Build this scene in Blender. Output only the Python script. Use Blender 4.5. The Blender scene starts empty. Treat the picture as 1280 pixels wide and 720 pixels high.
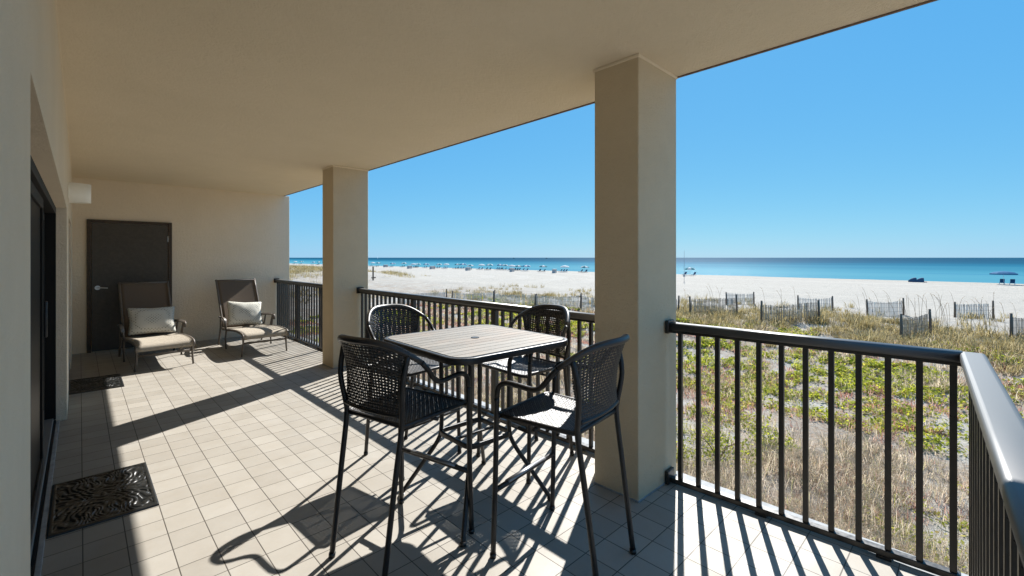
import bpy, bmesh, math, random
import numpy as np
from mathutils import Vector, Matrix, noise as mnoise
R = math.radians
random.seed(7)
rng = np.random.default_rng(11)
sc = bpy.context.scene
col = sc.collection

# ------------------------------------------------------------------ camera
cd = bpy.data.cameras.new('camera')
cam = bpy.data.objects.new('camera', cd); col.objects.link(cam)
cd.sensor_width = 36.0
cd.lens = 36.0 * 560 / 1280
cd.shift_y = -38.0 / 1280
cd.clip_start = 0.02
cd.clip_end = 80000
cam.location = (0, 0, 1.5)
cam.rotation_euler = (R(90), 0, R(-43.958))
sc.camera = cam

# ------------------------------------------------------------------ world, sun, exposure
SUN_AZ = R(25.5)            # from +X towards +Y
SUN_EL = R(41.9)
w = bpy.data.worlds.new('World'); sc.world = w; w.use_nodes = True
nt = w.node_tree; nt.nodes.clear()
out = nt.nodes.new('ShaderNodeOutputWorld'); bg = nt.nodes.new('ShaderNodeBackground')
sky = nt.nodes.new('ShaderNodeTexSky'); sky.sky_type = 'NISHITA'
sky.sun_disc = False
sky.sun_elevation = SUN_EL
sky.sun_rotation = R(90) - SUN_AZ
sky.altitude = 0; sky.air_density = 0.9; sky.dust_density = 0.1; sky.ozone_density = 1.6
hs = nt.nodes.new('ShaderNodeMix'); hs.data_type = 'RGBA'; hs.blend_type = 'MULTIPLY'
hs.inputs[0].default_value = 1.0; hs.inputs[7].default_value = (.138, .15, .05, 1)
nt.links.new(sky.outputs[0], hs.inputs[6])
ad = nt.nodes.new('ShaderNodeMix'); ad.data_type = 'RGBA'; ad.blend_type = 'ADD'; ad.inputs[0].default_value = 1.0
ad.inputs[7].default_value = (.18, 1.35, 3.4, 1)
nt.links.new(hs.outputs[2], ad.inputs[6])
nt.links.new(ad.outputs[2], bg.inputs['Color'])
bg.inputs['Strength'].default_value = 0.106
nt.links.new(bg.outputs[0], out.inputs['Surface'])

sl = bpy.data.lights.new('sun', 'SUN'); sl.energy = 5.0; sl.angle = R(0.5); sl.color = (1.0, 0.97, 0.925)
sun = bpy.data.objects.new('sun', sl); col.objects.link(sun)
sd = Vector((math.cos(SUN_AZ) * math.cos(SUN_EL), math.sin(SUN_AZ) * math.cos(SUN_EL), math.sin(SUN_EL)))
sun.location = sd * 50
sun.rotation_euler = sd.to_track_quat('Z', 'Y').to_euler()
sc.view_settings.view_transform = 'Standard'
sc.view_settings.look = 'None'
sc.view_settings.gamma = 1
sc.view_settings.exposure = 1.15
try:
    sc.cycles.diffuse_bounces = 6; sc.cycles.max_bounces = 10
except Exception:
    pass

# ------------------------------------------------------------------ materials
def rgb(c): return (c[0], c[1], c[2], 1.0)

class Mat:
    def __init__(s, name, color=(.5, .5, .5), rough=.6, spec=.4, metal=0.0):
        s.m = bpy.data.materials.new(name); s.m.use_nodes = True
        s.t = s.m.node_tree; s.n = s.t.nodes
        s.b = s.n['Principled BSDF']
        s.b.inputs['Base Color'].default_value = rgb(color)
        s.b.inputs['Roughness'].default_value = rough
        s.b.inputs['Specular IOR Level'].default_value = spec
        s.b.inputs['Metallic'].default_value = metal
        s.tc = s.n.new('ShaderNodeTexCoord')
    def new(s, typ, **kw):
        n = s.n.new(typ)
        for k, v in kw.items(): setattr(n, k, v)
        return n
    def ln(s, a, b): s.t.links.new(a, b)
    def noise(s, scale, detail=4, rough=.6, coord=None, dist=0):
        n = s.new('ShaderNodeTexNoise'); n.inputs['Scale'].default_value = scale
        n.inputs['Detail'].default_value = detail; n.inputs['Roughness'].default_value = rough
        n.inputs['Distortion'].default_value = dist
        s.ln(coord if coord is not None else s.tc.outputs['Object'], n.inputs['Vector']); return n.outputs['Fac']
    def ramp(s, fac, stops, interp='LINEAR'):
        r = s.new('ShaderNodeValToRGB'); r.color_ramp.interpolation = interp
        e = r.color_ramp.elements
        while len(e) < len(stops): e.new(.5)
        for el, (p, c) in zip(e, stops):
            el.position = p; el.color = rgb(c) if not isinstance(c, (int, float)) else (c, c, c, 1)
        s.ln(fac, r.inputs['Fac']); return r.outputs['Color']
    def mix(s, fac, a, b, mode='MIX'):
        m = s.new('ShaderNodeMix', data_type='RGBA', blend_type=mode)
        for v, i in ((fac, 0), (a, 6), (b, 7)):
            if hasattr(v, 'is_output'): s.ln(v, m.inputs[i])
            elif isinstance(v, (int, float)): m.inputs[i].default_value = v
            else: m.inputs[i].default_value = rgb(v)
        return m.outputs[2]
    def math(s, op, a, b=None):
        m = s.new('ShaderNodeMath', operation=op)
        for v, i in ((a, 0), (b, 1)):
            if v is None: continue
            if hasattr(v, 'is_output'): s.ln(v, m.inputs[i])
            else: m.inputs[i].default_value = v
        return m.outputs[0]
    def color(s, c): s.ln(c, s.b.inputs['Base Color']); return s
    def rough(s, c): s.ln(c, s.b.inputs['Roughness']); return s
    def bump(s, h, strength=.3, dist=.01):
        b = s.new('ShaderNodeBump'); b.inputs['Strength'].default_value = strength
        b.inputs['Distance'].default_value = dist
        s.ln(h, b.inputs['Height']); s.ln(b.outputs[0], s.b.inputs['Normal']); return s
    def island(s):
        return s.new('ShaderNodeNewGeometry').outputs['Random Per Island']

def stucco(name, base, dark):
    m = Mat(name, base, .9, .2)
    n1 = m.noise(1.3, 5, .65); n2 = m.noise(9, 4, .6)
    c = m.mix(m.ramp(n1, [(.35, 0), (.7, 1)]), dark, base)
    c = m.mix(m.math('MULTIPLY', m.ramp(n2, [(.4, 0), (.75, 1)]), .5), c, dark)
    m.color(c)
    h = m.math('ADD', m.noise(110, 4, .75), m.math('MULTIPLY', m.noise(30, 3, .6), .9))
    m.bump(h, 1.0, .010)
    return m.m

M = {}
M['wall'] = stucco('stucco_wall', (.87, .745, .575), (.81, .69, .525))
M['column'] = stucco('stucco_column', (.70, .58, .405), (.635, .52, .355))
M['ceiling'] = stucco('ceiling_paint', (.90, .775, .585), (.85, .73, .54))

m = Mat('floor_tile', (.5, .47, .4), .5, .22)
mp = m.new('ShaderNodeMapping'); mp.inputs['Location'].default_value = (-.010, -.075, 0)
m.ln(m.tc.outputs['Object'], mp.inputs['Vector'])
br = m.new('ShaderNodeTexBrick', offset=0.0, squash=1.0)
br.inputs['Scale'].default_value = 1.0; br.inputs['Brick Width'].default_value = .167
br.inputs['Row Height'].default_value = .186; br.inputs['Mortar Size'].default_value = .0028
br.inputs['Mortar Smooth'].default_value = .25
br.inputs['Color1'].default_value = rgb((.305, .282, .245)); br.inputs['Color2'].default_value = rgb((.355, .331, .291))
br.inputs['Mortar'].default_value = rgb((.075, .066, .055))
m.ln(mp.outputs[0], br.inputs['Vector'])
st = m.ramp(m.noise(2.6, 6, .7), [(.3, 0), (.72, 1)])
c = m.mix(m.math('MULTIPLY', st, .6), br.outputs['Color'], m.mix(1.0, br.outputs['Color'], (.78, .74, .68), 'MULTIPLY'))
sp = m.ramp(m.noise(55, 3, .6), [(.66, 0), (.75, 1)])
c = m.mix(m.math('MULTIPLY', sp, .22), c, (.22, .19, .15))
m.color(c)
m.rough(m.ramp(m.noise(4, 4, .6), [(.3, .42), (.7, .62)]))
m.bump(m.math('ADD', m.math('MULTIPLY', br.outputs['Fac'], -1.0), m.math('MULTIPLY', m.noise(60, 3), .25)), .45, .003)
M['tile'] = m.m

m = Mat('painted_concrete', (.50, .52, .53), .8, .3)
m.color(m.mix(m.ramp(m.noise(14, 5, .7), [(.35, 0), (.7, 1)]), (.24, .25, .255), (.36, .37, .375))); m.bump(m.noise(80), .3, .003)
M['concrete'] = m.m

def paint(name, colr, rough=.35, spec=.5, wear=None):
    m = Mat(name, colr, rough, spec)
    n = m.noise(23, 5, .65)
    m.color(m.mix(m.ramp(n, [(.4, 0), (.75, 1)]), colr, wear or tuple(min(1, v * 1.8 + .004) for v in colr)))
    m.rough(m.ramp(m.noise(40, 3), [(.3, rough * .8), (.7, rough * 1.3)]))
    return m.m
M['bronze'] = paint('dark_bronze_paint', (.018, .015, .012), .34, .55, (.022, .019, .015))
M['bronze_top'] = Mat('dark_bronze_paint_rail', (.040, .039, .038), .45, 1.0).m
M['black_metal'] = paint('black_metal', (.011, .010, .010), .38, .5)
M['door'] = paint('brown_door_paint', (.062, .053, .042), .5, .35, (.082, .07, .056))
M['door_frame'] = paint('brown_door_frame', (.045, .032, .022), .55, .35, (.085, .055, .035))
M['trim'] = paint('brown_trim', (.13, .085, .055), .6, .3)
M['white_metal'] = paint('white_sconce', (.92, .88, .78), .6, .4, (.88, .83, .72))
M['steel'] = Mat('satin_steel', (.55, .54, .52), .3, .5, 1.0).m
M['foot_plate'] = Mat('worn_foot_plate', (.30, .30, .31), .38, .5, .8).m
M['door_metal'] = Mat('door_metal', (.010, .009, .008), .6, .2).m
M['glass'] = Mat('unlit_room_glass', (.004, .005, .005), .4, .04).m  # opaque black stands in for the darkness of the unlit room behind
M['aluminium'] = Mat('sill_metal', (.20, .20, .20), .5, .4, .3).m
M['rubber'] = Mat('black_rubber', (.012, .013, .013), .33, .6).m
M['gap_shade'] = Mat('gap_shade', (.01, .009, .009), .8, .2).m  # near-black colour imitating the shade inside the gap by the sill

m = Mat('resin_wicker', (.014, .012, .013), .42, .65)
m.color(m.ramp(m.island(), [(0, (.009, .008, .008)), (1, (.028, .024, .024))]))
M['wicker'] = m.m

m = Mat('weathered_slats', (.4, .4, .38), .6, .35)
mp = m.new('ShaderNodeMapping'); mp.inputs['Scale'].default_value = (2.0, 26, 1)
m.ln(m.tc.outputs['Object'], mp.inputs['Vector'])
grain = m.ramp(m.noise(3.0, 5, .65, mp.outputs[0]), [(.3, 0), (.7, 1)])
c = m.mix(grain, (.122, .113, .099), (.225, .210, .187))
pt = m.ramp(m.noise(2.4, 4, .6), [(.48, 0), (.68, 1)])
c = m.mix(m.math('MULTIPLY', pt, .75), c, (.225, .172, .133))
isl = m.ramp(m.island(), [(0, .85), (1, 1.1)])
c = m.mix(1.0, c, isl, 'MULTIPLY')
m.color(c); m.bump(grain, .25, .002)
M['slats'] = m.m

m = Mat('lounger_frame', (.105, .088, .07), .45, .4)
m.color(m.mix(m.noise(30), (.08, .066, .052), (.16, .135, .11)))
M['lframe'] = m.m
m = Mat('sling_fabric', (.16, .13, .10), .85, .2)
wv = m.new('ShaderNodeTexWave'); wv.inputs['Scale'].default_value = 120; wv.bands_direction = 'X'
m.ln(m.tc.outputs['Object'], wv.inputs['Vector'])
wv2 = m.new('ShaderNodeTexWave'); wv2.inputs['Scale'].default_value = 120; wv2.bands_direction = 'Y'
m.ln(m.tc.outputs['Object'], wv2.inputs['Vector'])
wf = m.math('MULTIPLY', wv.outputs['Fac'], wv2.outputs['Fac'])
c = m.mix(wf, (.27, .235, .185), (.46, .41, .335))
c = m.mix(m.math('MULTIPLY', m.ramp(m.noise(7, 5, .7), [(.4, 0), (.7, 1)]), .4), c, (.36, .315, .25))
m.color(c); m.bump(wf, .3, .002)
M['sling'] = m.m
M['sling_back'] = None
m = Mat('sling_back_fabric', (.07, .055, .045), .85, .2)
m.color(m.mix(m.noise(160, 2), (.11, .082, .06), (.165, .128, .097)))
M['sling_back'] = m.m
m = Mat('pillow_fabric', (.5, .48, .43), .9, .15)
mp = m.new('ShaderNodeMapping'); mp.inputs['Rotation'].default_value = (0, 0, R(45)); mp.inputs['Scale'].default_value = (34, 34, 34)
m.ln(m.tc.outputs['Object'], mp.inputs['Vector'])
vo = m.new('ShaderNodeTexVoronoi'); vo.inputs['Scale'].default_value = 1.0; vo.inputs['Randomness'].default_value = .08
m.ln(mp.outputs[0], vo.inputs['Vector'])
dots = m.ramp(vo.outputs['Distance'], [(.26, 0), (.34, 1)])
m.color(m.mix(dots, (.25, .24, .20), (.55, .535, .47))); m.bump(dots, .2, .002)
M['pillow'] = m.m

m = Mat('sand', (.6, .57, .52), .95, .1)
geo = m.new('ShaderNodeNewGeometry'); sepx = m.new('ShaderNodeSeparateXYZ'); m.ln(geo.outputs['Position'], sepx.inputs[0])
pos = geo.outputs['Position']
c = m.mix(m.ramp(m.noise(.9, 6, .7, pos), [(.3, 0), (.7, 1)]), (.268, .250, .217), (.333, .312, .274))
# plant litter between the dune plants
near = m.ramp(m.math('DIVIDE', sepx.outputs[0], 60.0), [(.40, 1), (.70, .10), (.80, 0)])
lit = m.ramp(m.noise(.55, 7, .72, pos), [(.47, 1), (.55, 0)])
litf = m.ramp(m.noise(9, 6, .75, pos), [(.38, .25), (.62, 1)])
c = m.mix(m.math('MULTIPLY', m.math('MULTIPLY', lit, litf), near), c, (.215, .16, .115))
# damp tide line and tracks raked along the beach
stm = m.new('ShaderNodeMapping'); stm.inputs['Scale'].default_value = (.22, .012, 1); m.ln(pos, stm.inputs['Vector'])
streak = m.ramp(m.noise(1.0, 6, .7, stm.outputs[0], .4), [(.50, 0), (.66, 1)])
bz = m.ramp(m.math('DIVIDE', sepx.outputs[0], 150.0), [(.40, 0), (.52, 1)])
c = m.mix(m.math('MULTIPLY', m.math('MULTIPLY', streak, bz), .7), c, (.36, .33, .285))
wrk = m.ramp(m.math('DIVIDE', sepx.outputs[0], 150.0), [(.80, 0), (.84, .7), (.855, .2), (.89, 1)])
wf = m.ramp(m.noise(.8, 5, .8, pos), [(.4, .25), (.6, 1)])
c = m.mix(m.math('MULTIPLY', m.math('MULTIPLY', wrk, wf), .85), c, (.27, .235, .19))
rm = m.new('ShaderNodeMapping'); rm.inputs['Location'].default_value = (-60, -103, 0); m.ln(pos, rm.inputs['Vector'])
rg = m.new('ShaderNodeTexWave'); rg.wave_type = 'RINGS'; rg.rings_direction = 'Z'
rg.inputs['Scale'].default_value = .034; rg.inputs['Distortion'].default_value = 2.2; rg.inputs['Detail'].default_value = 2
rg.inputs['Detail Scale'].default_value = .3
m.ln(rm.outputs[0], rg.inputs['Vector'])
yz = m.ramp(m.math('DIVIDE', sepx.outputs[1], 200.0), [(.18, 0), (.32, 1), (.7, 1), (.9, .2)])
trk = m.math('MULTIPLY', m.ramp(rg.outputs['Fac'], [(.55, 0), (.85, 1)]), m.math('MULTIPLY', bz, yz))
c = m.mix(m.math('MULTIPLY', trk, .75), c, (.33, .31, .275))
m.color(c)
hgt = m.math('ADD', m.math('MULTIPLY', m.noise(1.6, 6, .75, pos), 1.0), m.math('MULTIPLY', m.noise(14, 4, .7, pos), .25))
hgt = m.math('SUBTRACT', hgt, m.math('MULTIPLY', trk, .5))
m.bump(hgt, .8, .16)
M['sand'] = m.m

m = Mat('sea_water', (.05, .3, .4), .22, .10)
geo = m.new('ShaderNodeNewGeometry'); pos = geo.outputs['Position']
sepx = m.new('ShaderNodeSeparateXYZ'); m.ln(pos, sepx.inputs[0])
wm = m.new('ShaderNodeMapping'); wm.inputs['Scale'].default_value = (.012, .0016, 1); m.ln(pos, wm.inputs['Vector'])
wob = m.noise(1.0, 4, .55, wm.outputs[0], .5)
dist = m.math('ADD', sepx.outputs[0], m.math('MULTIPLY', m.math('SUBTRACT', wob, .5), 260.0))
lg = m.math('DIVIDE', m.math('LOGARITHM', m.math('MAXIMUM', dist, 60.0), 10.0), 4.0)
# log10(X)/4 : 130 m=.528  250=.6  500=.675  1500=.794
c = m.ramp(lg, [(.50, (0.13, 0.26, 0.28)), (.54, (0.062, 0.195, 0.237)), (.60, (0.036, 0.158, 0.21)), (.65, (0.009, 0.094, 0.150)),
                (.70, (0.005, 0.057, 0.100)), (.80, (0.004, 0.044, 0.082))])
st2 = m.new('ShaderNodeMapping'); st2.inputs['Scale'].default_value = (.05, .004, 1); m.ln(pos, st2.inputs['Vector'])
s2 = m.ramp(m.noise(1.0, 5, .65, st2.outputs[0], .3), [(.5, 0), (.68, 1)])
c = m.mix(m.math('MULTIPLY', s2, .6), c, (.014, .11, .19))
m.color(c)
wv = m.new('ShaderNodeMapping'); wv.inputs['Scale'].default_value = (.9, .35, 1); m.ln(pos, wv.inputs['Vector'])
m.bump(m.math('ADD', m.noise(1.0, 5, .6, wv.outputs[0]), m.math('MULTIPLY', m.noise(.12, 3, .5, wv.outputs[0]), 1.5)), .55, .5)
df_ = m.new('ShaderNodeBsdfDiffuse'); m.ln(c, df_.inputs['Color'])
gl_ = m.new('ShaderNodeBsdfGlossy'); gl_.inputs['Roughness'].default_value = .28; gl_.inputs['Color'].default_value = (.9, .95, 1, 1)
m.ln(m.b.inputs['Normal'].links[0].from_socket, gl_.inputs['Normal'])
mx_ = m.new('ShaderNodeMixShader'); mx_.inputs[0].default_value = .028
m.ln(df_.outputs[0], mx_.inputs[1]); m.ln(gl_.outputs[0], mx_.inputs[2]); m.ln(mx_.outputs[0], m.n['Material Output'].inputs['Surface'])
M['sea'] = m.m
M['foam'] = Mat('surf_foam', (.75, .78, .78), .8, .2).m

def leafmat(name, stops, trans=.45):
    m = Mat(name, stops[0][1], .75, .15)
    cc = m.ramp(m.island(), stops)
    m.color(cc)
    tr = m.new('ShaderNodeBsdfTranslucent'); m.ln(cc, tr.inputs['Color'])
    mx = m.new('ShaderNodeMixShader'); mx.inputs[0].default_value = trans
    m.ln(m.b.outputs[0], mx.inputs[1]); m.ln(tr.outputs[0], mx.inputs[2])
    m.ln(mx.outputs[0], m.n['Material Output'].inputs['Surface'])
    return m.m
M['dry'] = leafmat('dry_grass', [(0, (.27, .185, .12)), (.35, (.50, .40, .29)), (.75, (.66, .56, .43)), (1, (.34, .32, .12))], .58)
M['red'] = leafmat('russet_weed', [(0, (.27, .10, .07)), (.5, (.44, .21, .155)), (1, (.55, .36, .27))], .55)
M['green'] = leafmat('green_leaf', [(0, (.20, .24, .022)), (.5, (.38, .40, .035)), (.85, (.52, .50, .055)), (1, (.42, .31, .11))], .55)
M['olive'] = leafmat('dune_grass', [(0, (.13, .09, .04)), (.2, (.22, .17, .065)), (.5, (.32, .255, .11)), (.8, (.44, .36, .18)), (1, (.50, .42, .26))])
M['oat'] = leafmat('sea_oat', [(0, (.22, .165, .10)), (1, (.34, .27, .18))])

def wood(name, a, b, sc_=8):
    m = Mat(name, a, .85, .15)
    m.color(m.mix(m.ramp(m.island(), [(0, 0), (1, 1)]), a, b)); m.bump(m.noise(sc_ * 4), .3, .004)
    return m.m
M['fence_slat'] = wood('weathered_fence_slats', (.34, .25, .185), (.52, .42, .33))
M['pale_slat'] = wood('pale_fence_slats', (.62, .54, .46), (.80, .72, .63))  # paler copy: brightness of sand seen between the slats put into the colour
M['fence_post'] = wood('weathered_fence_post', (.14, .10, .075), (.20, .15, .11))
M['canopy_blue'] = paint('blue_canvas', (.02, .12, .24), .8, .2)
M['canopy_teal'] = paint('teal_canvas', (.03, .17, .20), .8, .2)
M['canopy_white'] = paint('white_canvas', (.62, .64, .64), .8, .2, (.5, .55, .56))
for k_ in ('canopy_blue', 'canopy_teal', 'canopy_white'):
    t_ = M[k_].node_tree; b_ = t_.nodes['Principled BSDF']; tr_ = t_.nodes.new('ShaderNodeBsdfTranslucent')
    t_.links.new(b_.inputs['Base Color'].links[0].from_socket, tr_.inputs['Color'])
    x_ = t_.nodes.new('ShaderNodeMixShader'); x_.inputs[0].default_value = .4
    t_.links.new(b_.outputs[0], x_.inputs[1]); t_.links.new(tr_.outputs[0], x_.inputs[2]); t_.links.new(x_.outputs[0], t_.nodes['Material Output'].inputs['Surface'])
M['chair_blue'] = paint('navy_canvas', (.03, .07, .12), .8, .2)
M['box_grey'] = paint('grey_box', (.42, .41, .40), .8, .2, (.36, .35, .34))
M['boat_white'] = paint('boat_white', (.75, .76, .76), .5, .4)
M['boat_dark'] = paint('boat_dark', (.05, .055, .06), .6, .3)
M['skin'] = Mat('skin', (.36, .22, .15), .6, .3).m
M['swim'] = Mat('swimwear', (.03, .03, .05), .8, .2).m

# ------------------------------------------------------------------ mesh helpers
class MB:
    def __init__(s): s.bm = bmesh.new(); s.mi = 0
    def face(s, vs, smooth=False):
        try:
            f = s.bm.faces.new(vs); f.smooth = smooth; f.material_index = s.mi; return f
        except ValueError: return None
    def box(s, x0, y0, z0, x1, y1, z1, bev=0, seg=2, mat=None):
        r = bmesh.ops.create_cube(s.bm, size=1.0)
        vs = r['verts']
        T = Matrix.Translation(((x0 + x1) / 2, (y0 + y1) / 2, (z0 + z1) / 2)) @ Matrix.Diagonal((abs(x1 - x0), abs(y1 - y0), abs(z1 - z0), 1))
        if mat is not None: T = mat @ T
        bmesh.ops.transform(s.bm, matrix=T, verts=vs)
        fs = set(f for v in vs for f in v.link_faces)
        for f in fs: f.material_index = s.mi
        if bev:
            es = list(set(e for v in vs for e in v.link_edges))
            rr = bmesh.ops.bevel(s.bm, geom=es, offset=bev, segments=seg, affect='EDGES', profile=.5)
            for f in rr['faces']: f.material_index = s.mi; f.smooth = True
        return s
    def sweep(s, pts, prof, closed=False, up=Vector((0, 0, 1)), smooth=True, caps=True):
        """prof(i) -> list of (a,b) offsets in the frame (side, up)"""
        pts = [Vector(p) for p in pts]; n = len(pts); rings = []
        t0 = (pts[1] - pts[0]).normalized()
        nrm = up - up.dot(t0) * t0
        if nrm.length < .1: nrm = Vector((0, 1, 0)) - Vector((0, 1, 0)).dot(t0) * t0
        nrm.normalize()
        for i in range(n):
            if closed: t = (pts[(i + 1) % n] - pts[i - 1])
            else: t = pts[min(i + 1, n - 1)] - pts[max(i - 1, 0)]
            t.normalize()
            nrm = nrm - nrm.dot(t) * t; nrm.normalize()
            side = t.cross(nrm)
            rings.append([s.bm.verts.new(pts[i] + side * a + nrm * b) for a, b in prof(i)])
        k = len(rings[0])
        for i in range(n if closed else n - 1):
            A, B = rings[i], rings[(i + 1) % n]
            for j in range(k): s.face((A[j], A[(j + 1) % k], B[(j + 1) % k], B[j]), smooth)
        if not closed and caps:
            s.face(rings[0][::-1]); s.face(rings[-1])
        return s
    def tube(s, pts, r, seg=10, closed=False, smooth=True):
        rr = r if callable(r) else (lambda i: r)
        circ = [(math.cos(2 * math.pi * j / seg), math.sin(2 * math.pi * j / seg)) for j in range(seg)]
        return s.sweep(pts, lambda i: [(a * rr(i), b * rr(i)) for a, b in circ], closed)
    def cyl(s, p0, p1, r, seg=12): return s.tube([p0, p1], r, seg)
    def build(s, name, mats, parent=None):
        me = bpy.data.meshes.new(name)
        bmesh.ops.recalc_face_normals(s.bm, faces=s.bm.faces[:])
        s.bm.to_mesh(me); s.bm.free()
        for mm in (mats if isinstance(mats, (list, tuple)) else [mats]): me.materials.append(mm)
        o = bpy.data.objects.new(name, me); col.objects.link(o)
        if parent: o.parent = parent
        return o

def mesh_np(name, V, F4, F3, mat, parent=None):
    me = bpy.data.meshes.new(name)
    V = np.asarray(V, np.float32)
    n4 = len(F4); n3 = len(F3)
    me.vertices.add(len(V)); me.vertices.foreach_set('co', V.ravel())
    loops = np.concatenate([np.asarray(F4, np.int32).ravel(), np.asarray(F3, np.int32).ravel()]) if n3 else np.asarray(F4, np.int32).ravel()
    me.loops.add(len(loops)); me.loops.foreach_set('vertex_index', loops)
    st = np.concatenate([np.arange(n4) * 4, n4 * 4 + np.arange(n3) * 3]).astype(np.int32)
    me.polygons.add(n4 + n3); me.polygons.foreach_set('loop_start', st)
    me.update(calc_edges=True); me.validate()
    me.materials.append(mat)
    o = bpy.data.objects.new(name, me); col.objects.link(o)
    if parent: o.parent = parent
    return o

def crom(pts, n=6):
    P = [Vector(p) for p in pts]; P = [2 * P[0] - P[1]] + P + [2 * P[-1] - P[-2]]; o = []
    for i in range(1, len(P) - 2):
        a, b, c, d = P[i - 1:i + 3]
        for k in range(n):
            t = k / n
            o.append(.5 * ((2 * b) + (c - a) * t + (2 * a - 5 * b + 4 * c - d) * t * t + (3 * b - a - 3 * c + d) * t ** 3))
    o.append(P[-2]); return o

def rrect(w_, h_, r, n=4):
    o = []
    for cx, cy, a0 in ((w_ / 2 - r, h_ / 2 - r, 0), (-w_ / 2 + r, h_ / 2 - r, 90), (-w_ / 2 + r, -h_ / 2 + r, 180), (w_ / 2 - r, -h_ / 2 + r, 270)):
        for k in range(n + 1):
            a = R(a0 + 90 * k / n); o.append((cx + r * math.cos(a), cy + r * math.sin(a)))
    return o

def tag(o, label=None, cat=None, group=None, kind=None):
    if label: o['label'] = label
    if cat: o['category'] = cat
    if group: o['group'] = group
    if kind: o['kind'] = kind
    return o
def thing(name, loc, label, cat, rz=0, group=None):
    o = bpy.data.objects.new(name, None); o.empty_display_size = .1; col.objects.link(o)
    o.location = loc; o.rotation_euler = (0, 0, rz)
    return tag(o, label, cat, group)
def copy_tree(o, parent=None):
    c = o.copy(); col.objects.link(c); c.parent = parent
    for ch in [x for x in o.children]: copy_tree(ch, c)
    return c
def cp(o, loc, parent):
    c = o.copy(); col.objects.link(c); c.parent = parent; c.location = loc; return c

# ------------------------------------------------------------------ numpy value noise
_perm = rng.random((256, 256))
def vnoise(x, y):
    xi = np.floor(x).astype(int); yi = np.floor(y).astype(int); fx = x - xi; fy = y - yi
    fx = fx * fx * (3 - 2 * fx); fy = fy * fy * (3 - 2 * fy)
    g = lambda a, b: _perm[a & 255, b & 255]
    return (g(xi, yi) * (1 - fx) + g(xi + 1, yi) * fx) * (1 - fy) + (g(xi, yi + 1) * (1 - fx) + g(xi + 1, yi + 1) * fx) * fy
def fbm(x, y, o=4):
    s = 0; a = .5; t = 0
    for k in range(o):
        s = s + a * vnoise(x * 2 ** k + 17.3 * k, y * 2 ** k + 5.1 * k); t += a; a *= .5
    return s / t
def sstep(a, b, x):
    t = np.clip((x - a) / (b - a), 0, 1); return t * t * (3 - 2 * t)

def height(X, Y):
    X = np.asarray(X, float); Y = np.asarray(Y, float)
    z = -2.85 + .62 * sstep(17, 27, X) - .15 * sstep(32, 40, X) - 1.05 * sstep(40, 62, X) - .10 * sstep(62, 118, X) - 1.6 * sstep(124, 175, X)
    z += (fbm(X / 6, Y / 6) - .5) * .5 * (1 - sstep(38, 52, X)) * sstep(3, 6, X) + (fbm(X / 1.3, Y / 1.3, 3) - .5) * .22 * (1 - sstep(34, 60, X)) * sstep(3, 6, X)
    far = sstep(72, 105, Y) * (1 - sstep(44, 66, X + (fbm(X / 15, Y / 15) - .5) * 18))
    z += far * (.5 + 1.9 * fbm(X / 17 + 3, Y / 24 + 8))
    z += (fbm(X / 5 + 9, Y / 9, 3) - .5) * .12 * sstep(55, 70, X)
    return z

# ================================================================== SETTING
SEA_Z = -3.78
def axis(vals):
    o = []
    for a, b, st in vals: o += list(np.arange(a, b, st))
    return np.array(o + [vals[-1][1]])
xs = axis([(-60, 2.9, 12), (2.9, 8, .34), (8, 45, .38), (45, 70, .8), (70, 180, 2.4), (180, 300, 30)])
ys = axis([(-400, -60, 40), (-60, -8, 3), (-8, 45, .38), (45, 110, 1.3), (110, 420, 6), (420, 3000, 130)])
GX, GY = np.meshgrid(xs, ys, indexing='ij'); GZ = height(GX, GY)
nx, ny = GX.shape
idx = np.arange(nx * ny).reshape(nx, ny)
F = np.stack([idx[:-1, :-1], idx[1:, :-1], idx[1:, 1:], idx[:-1, 1:]], -1).reshape(-1, 4)
g = mesh_np('sand_ground', np.stack([GX, GY, GZ], -1).reshape(-1, 3), F, [], M['sand'])
for p in g.data.polygons: p.use_smooth = True
tag(g, kind='structure')

b = MB(); vs = [b.bm.verts.new(v) for v in ((124, -40000, SEA_Z), (60000, -40000, SEA_Z), (60000, 40000, SEA_Z), (124, 40000, SEA_Z))]
b.face(vs); tag(b.build('sea', M['sea']), kind='structure')

# balcony floor: tiled slab with a bare concrete lip beyond the railing
b = MB(); b.box(-.33, -.35, -.22, 2.90, 9.73, 0)
tag(b.build('floor', M['tile']), kind='structure')
b = MB(); b.box(2.90, -.35, -.24, 3.035, 9.9, -.004, .006)
tag(b.build('floor_edge', M['concrete']), kind='structure')
# ceiling slab and its drip edge
b = MB(); b.box(-.6, -.30, 2.75, 2.968, 9.95, 3.0)
ce = tag(b.build('ceiling', M['ceiling']), kind='structure')
b = MB(); b.box(2.968, -.30, 2.742, 2.985, 9.95, 3.0, .002)
tag(b.build('ceiling_drip_edge', M['trim']), kind='structure')

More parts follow.
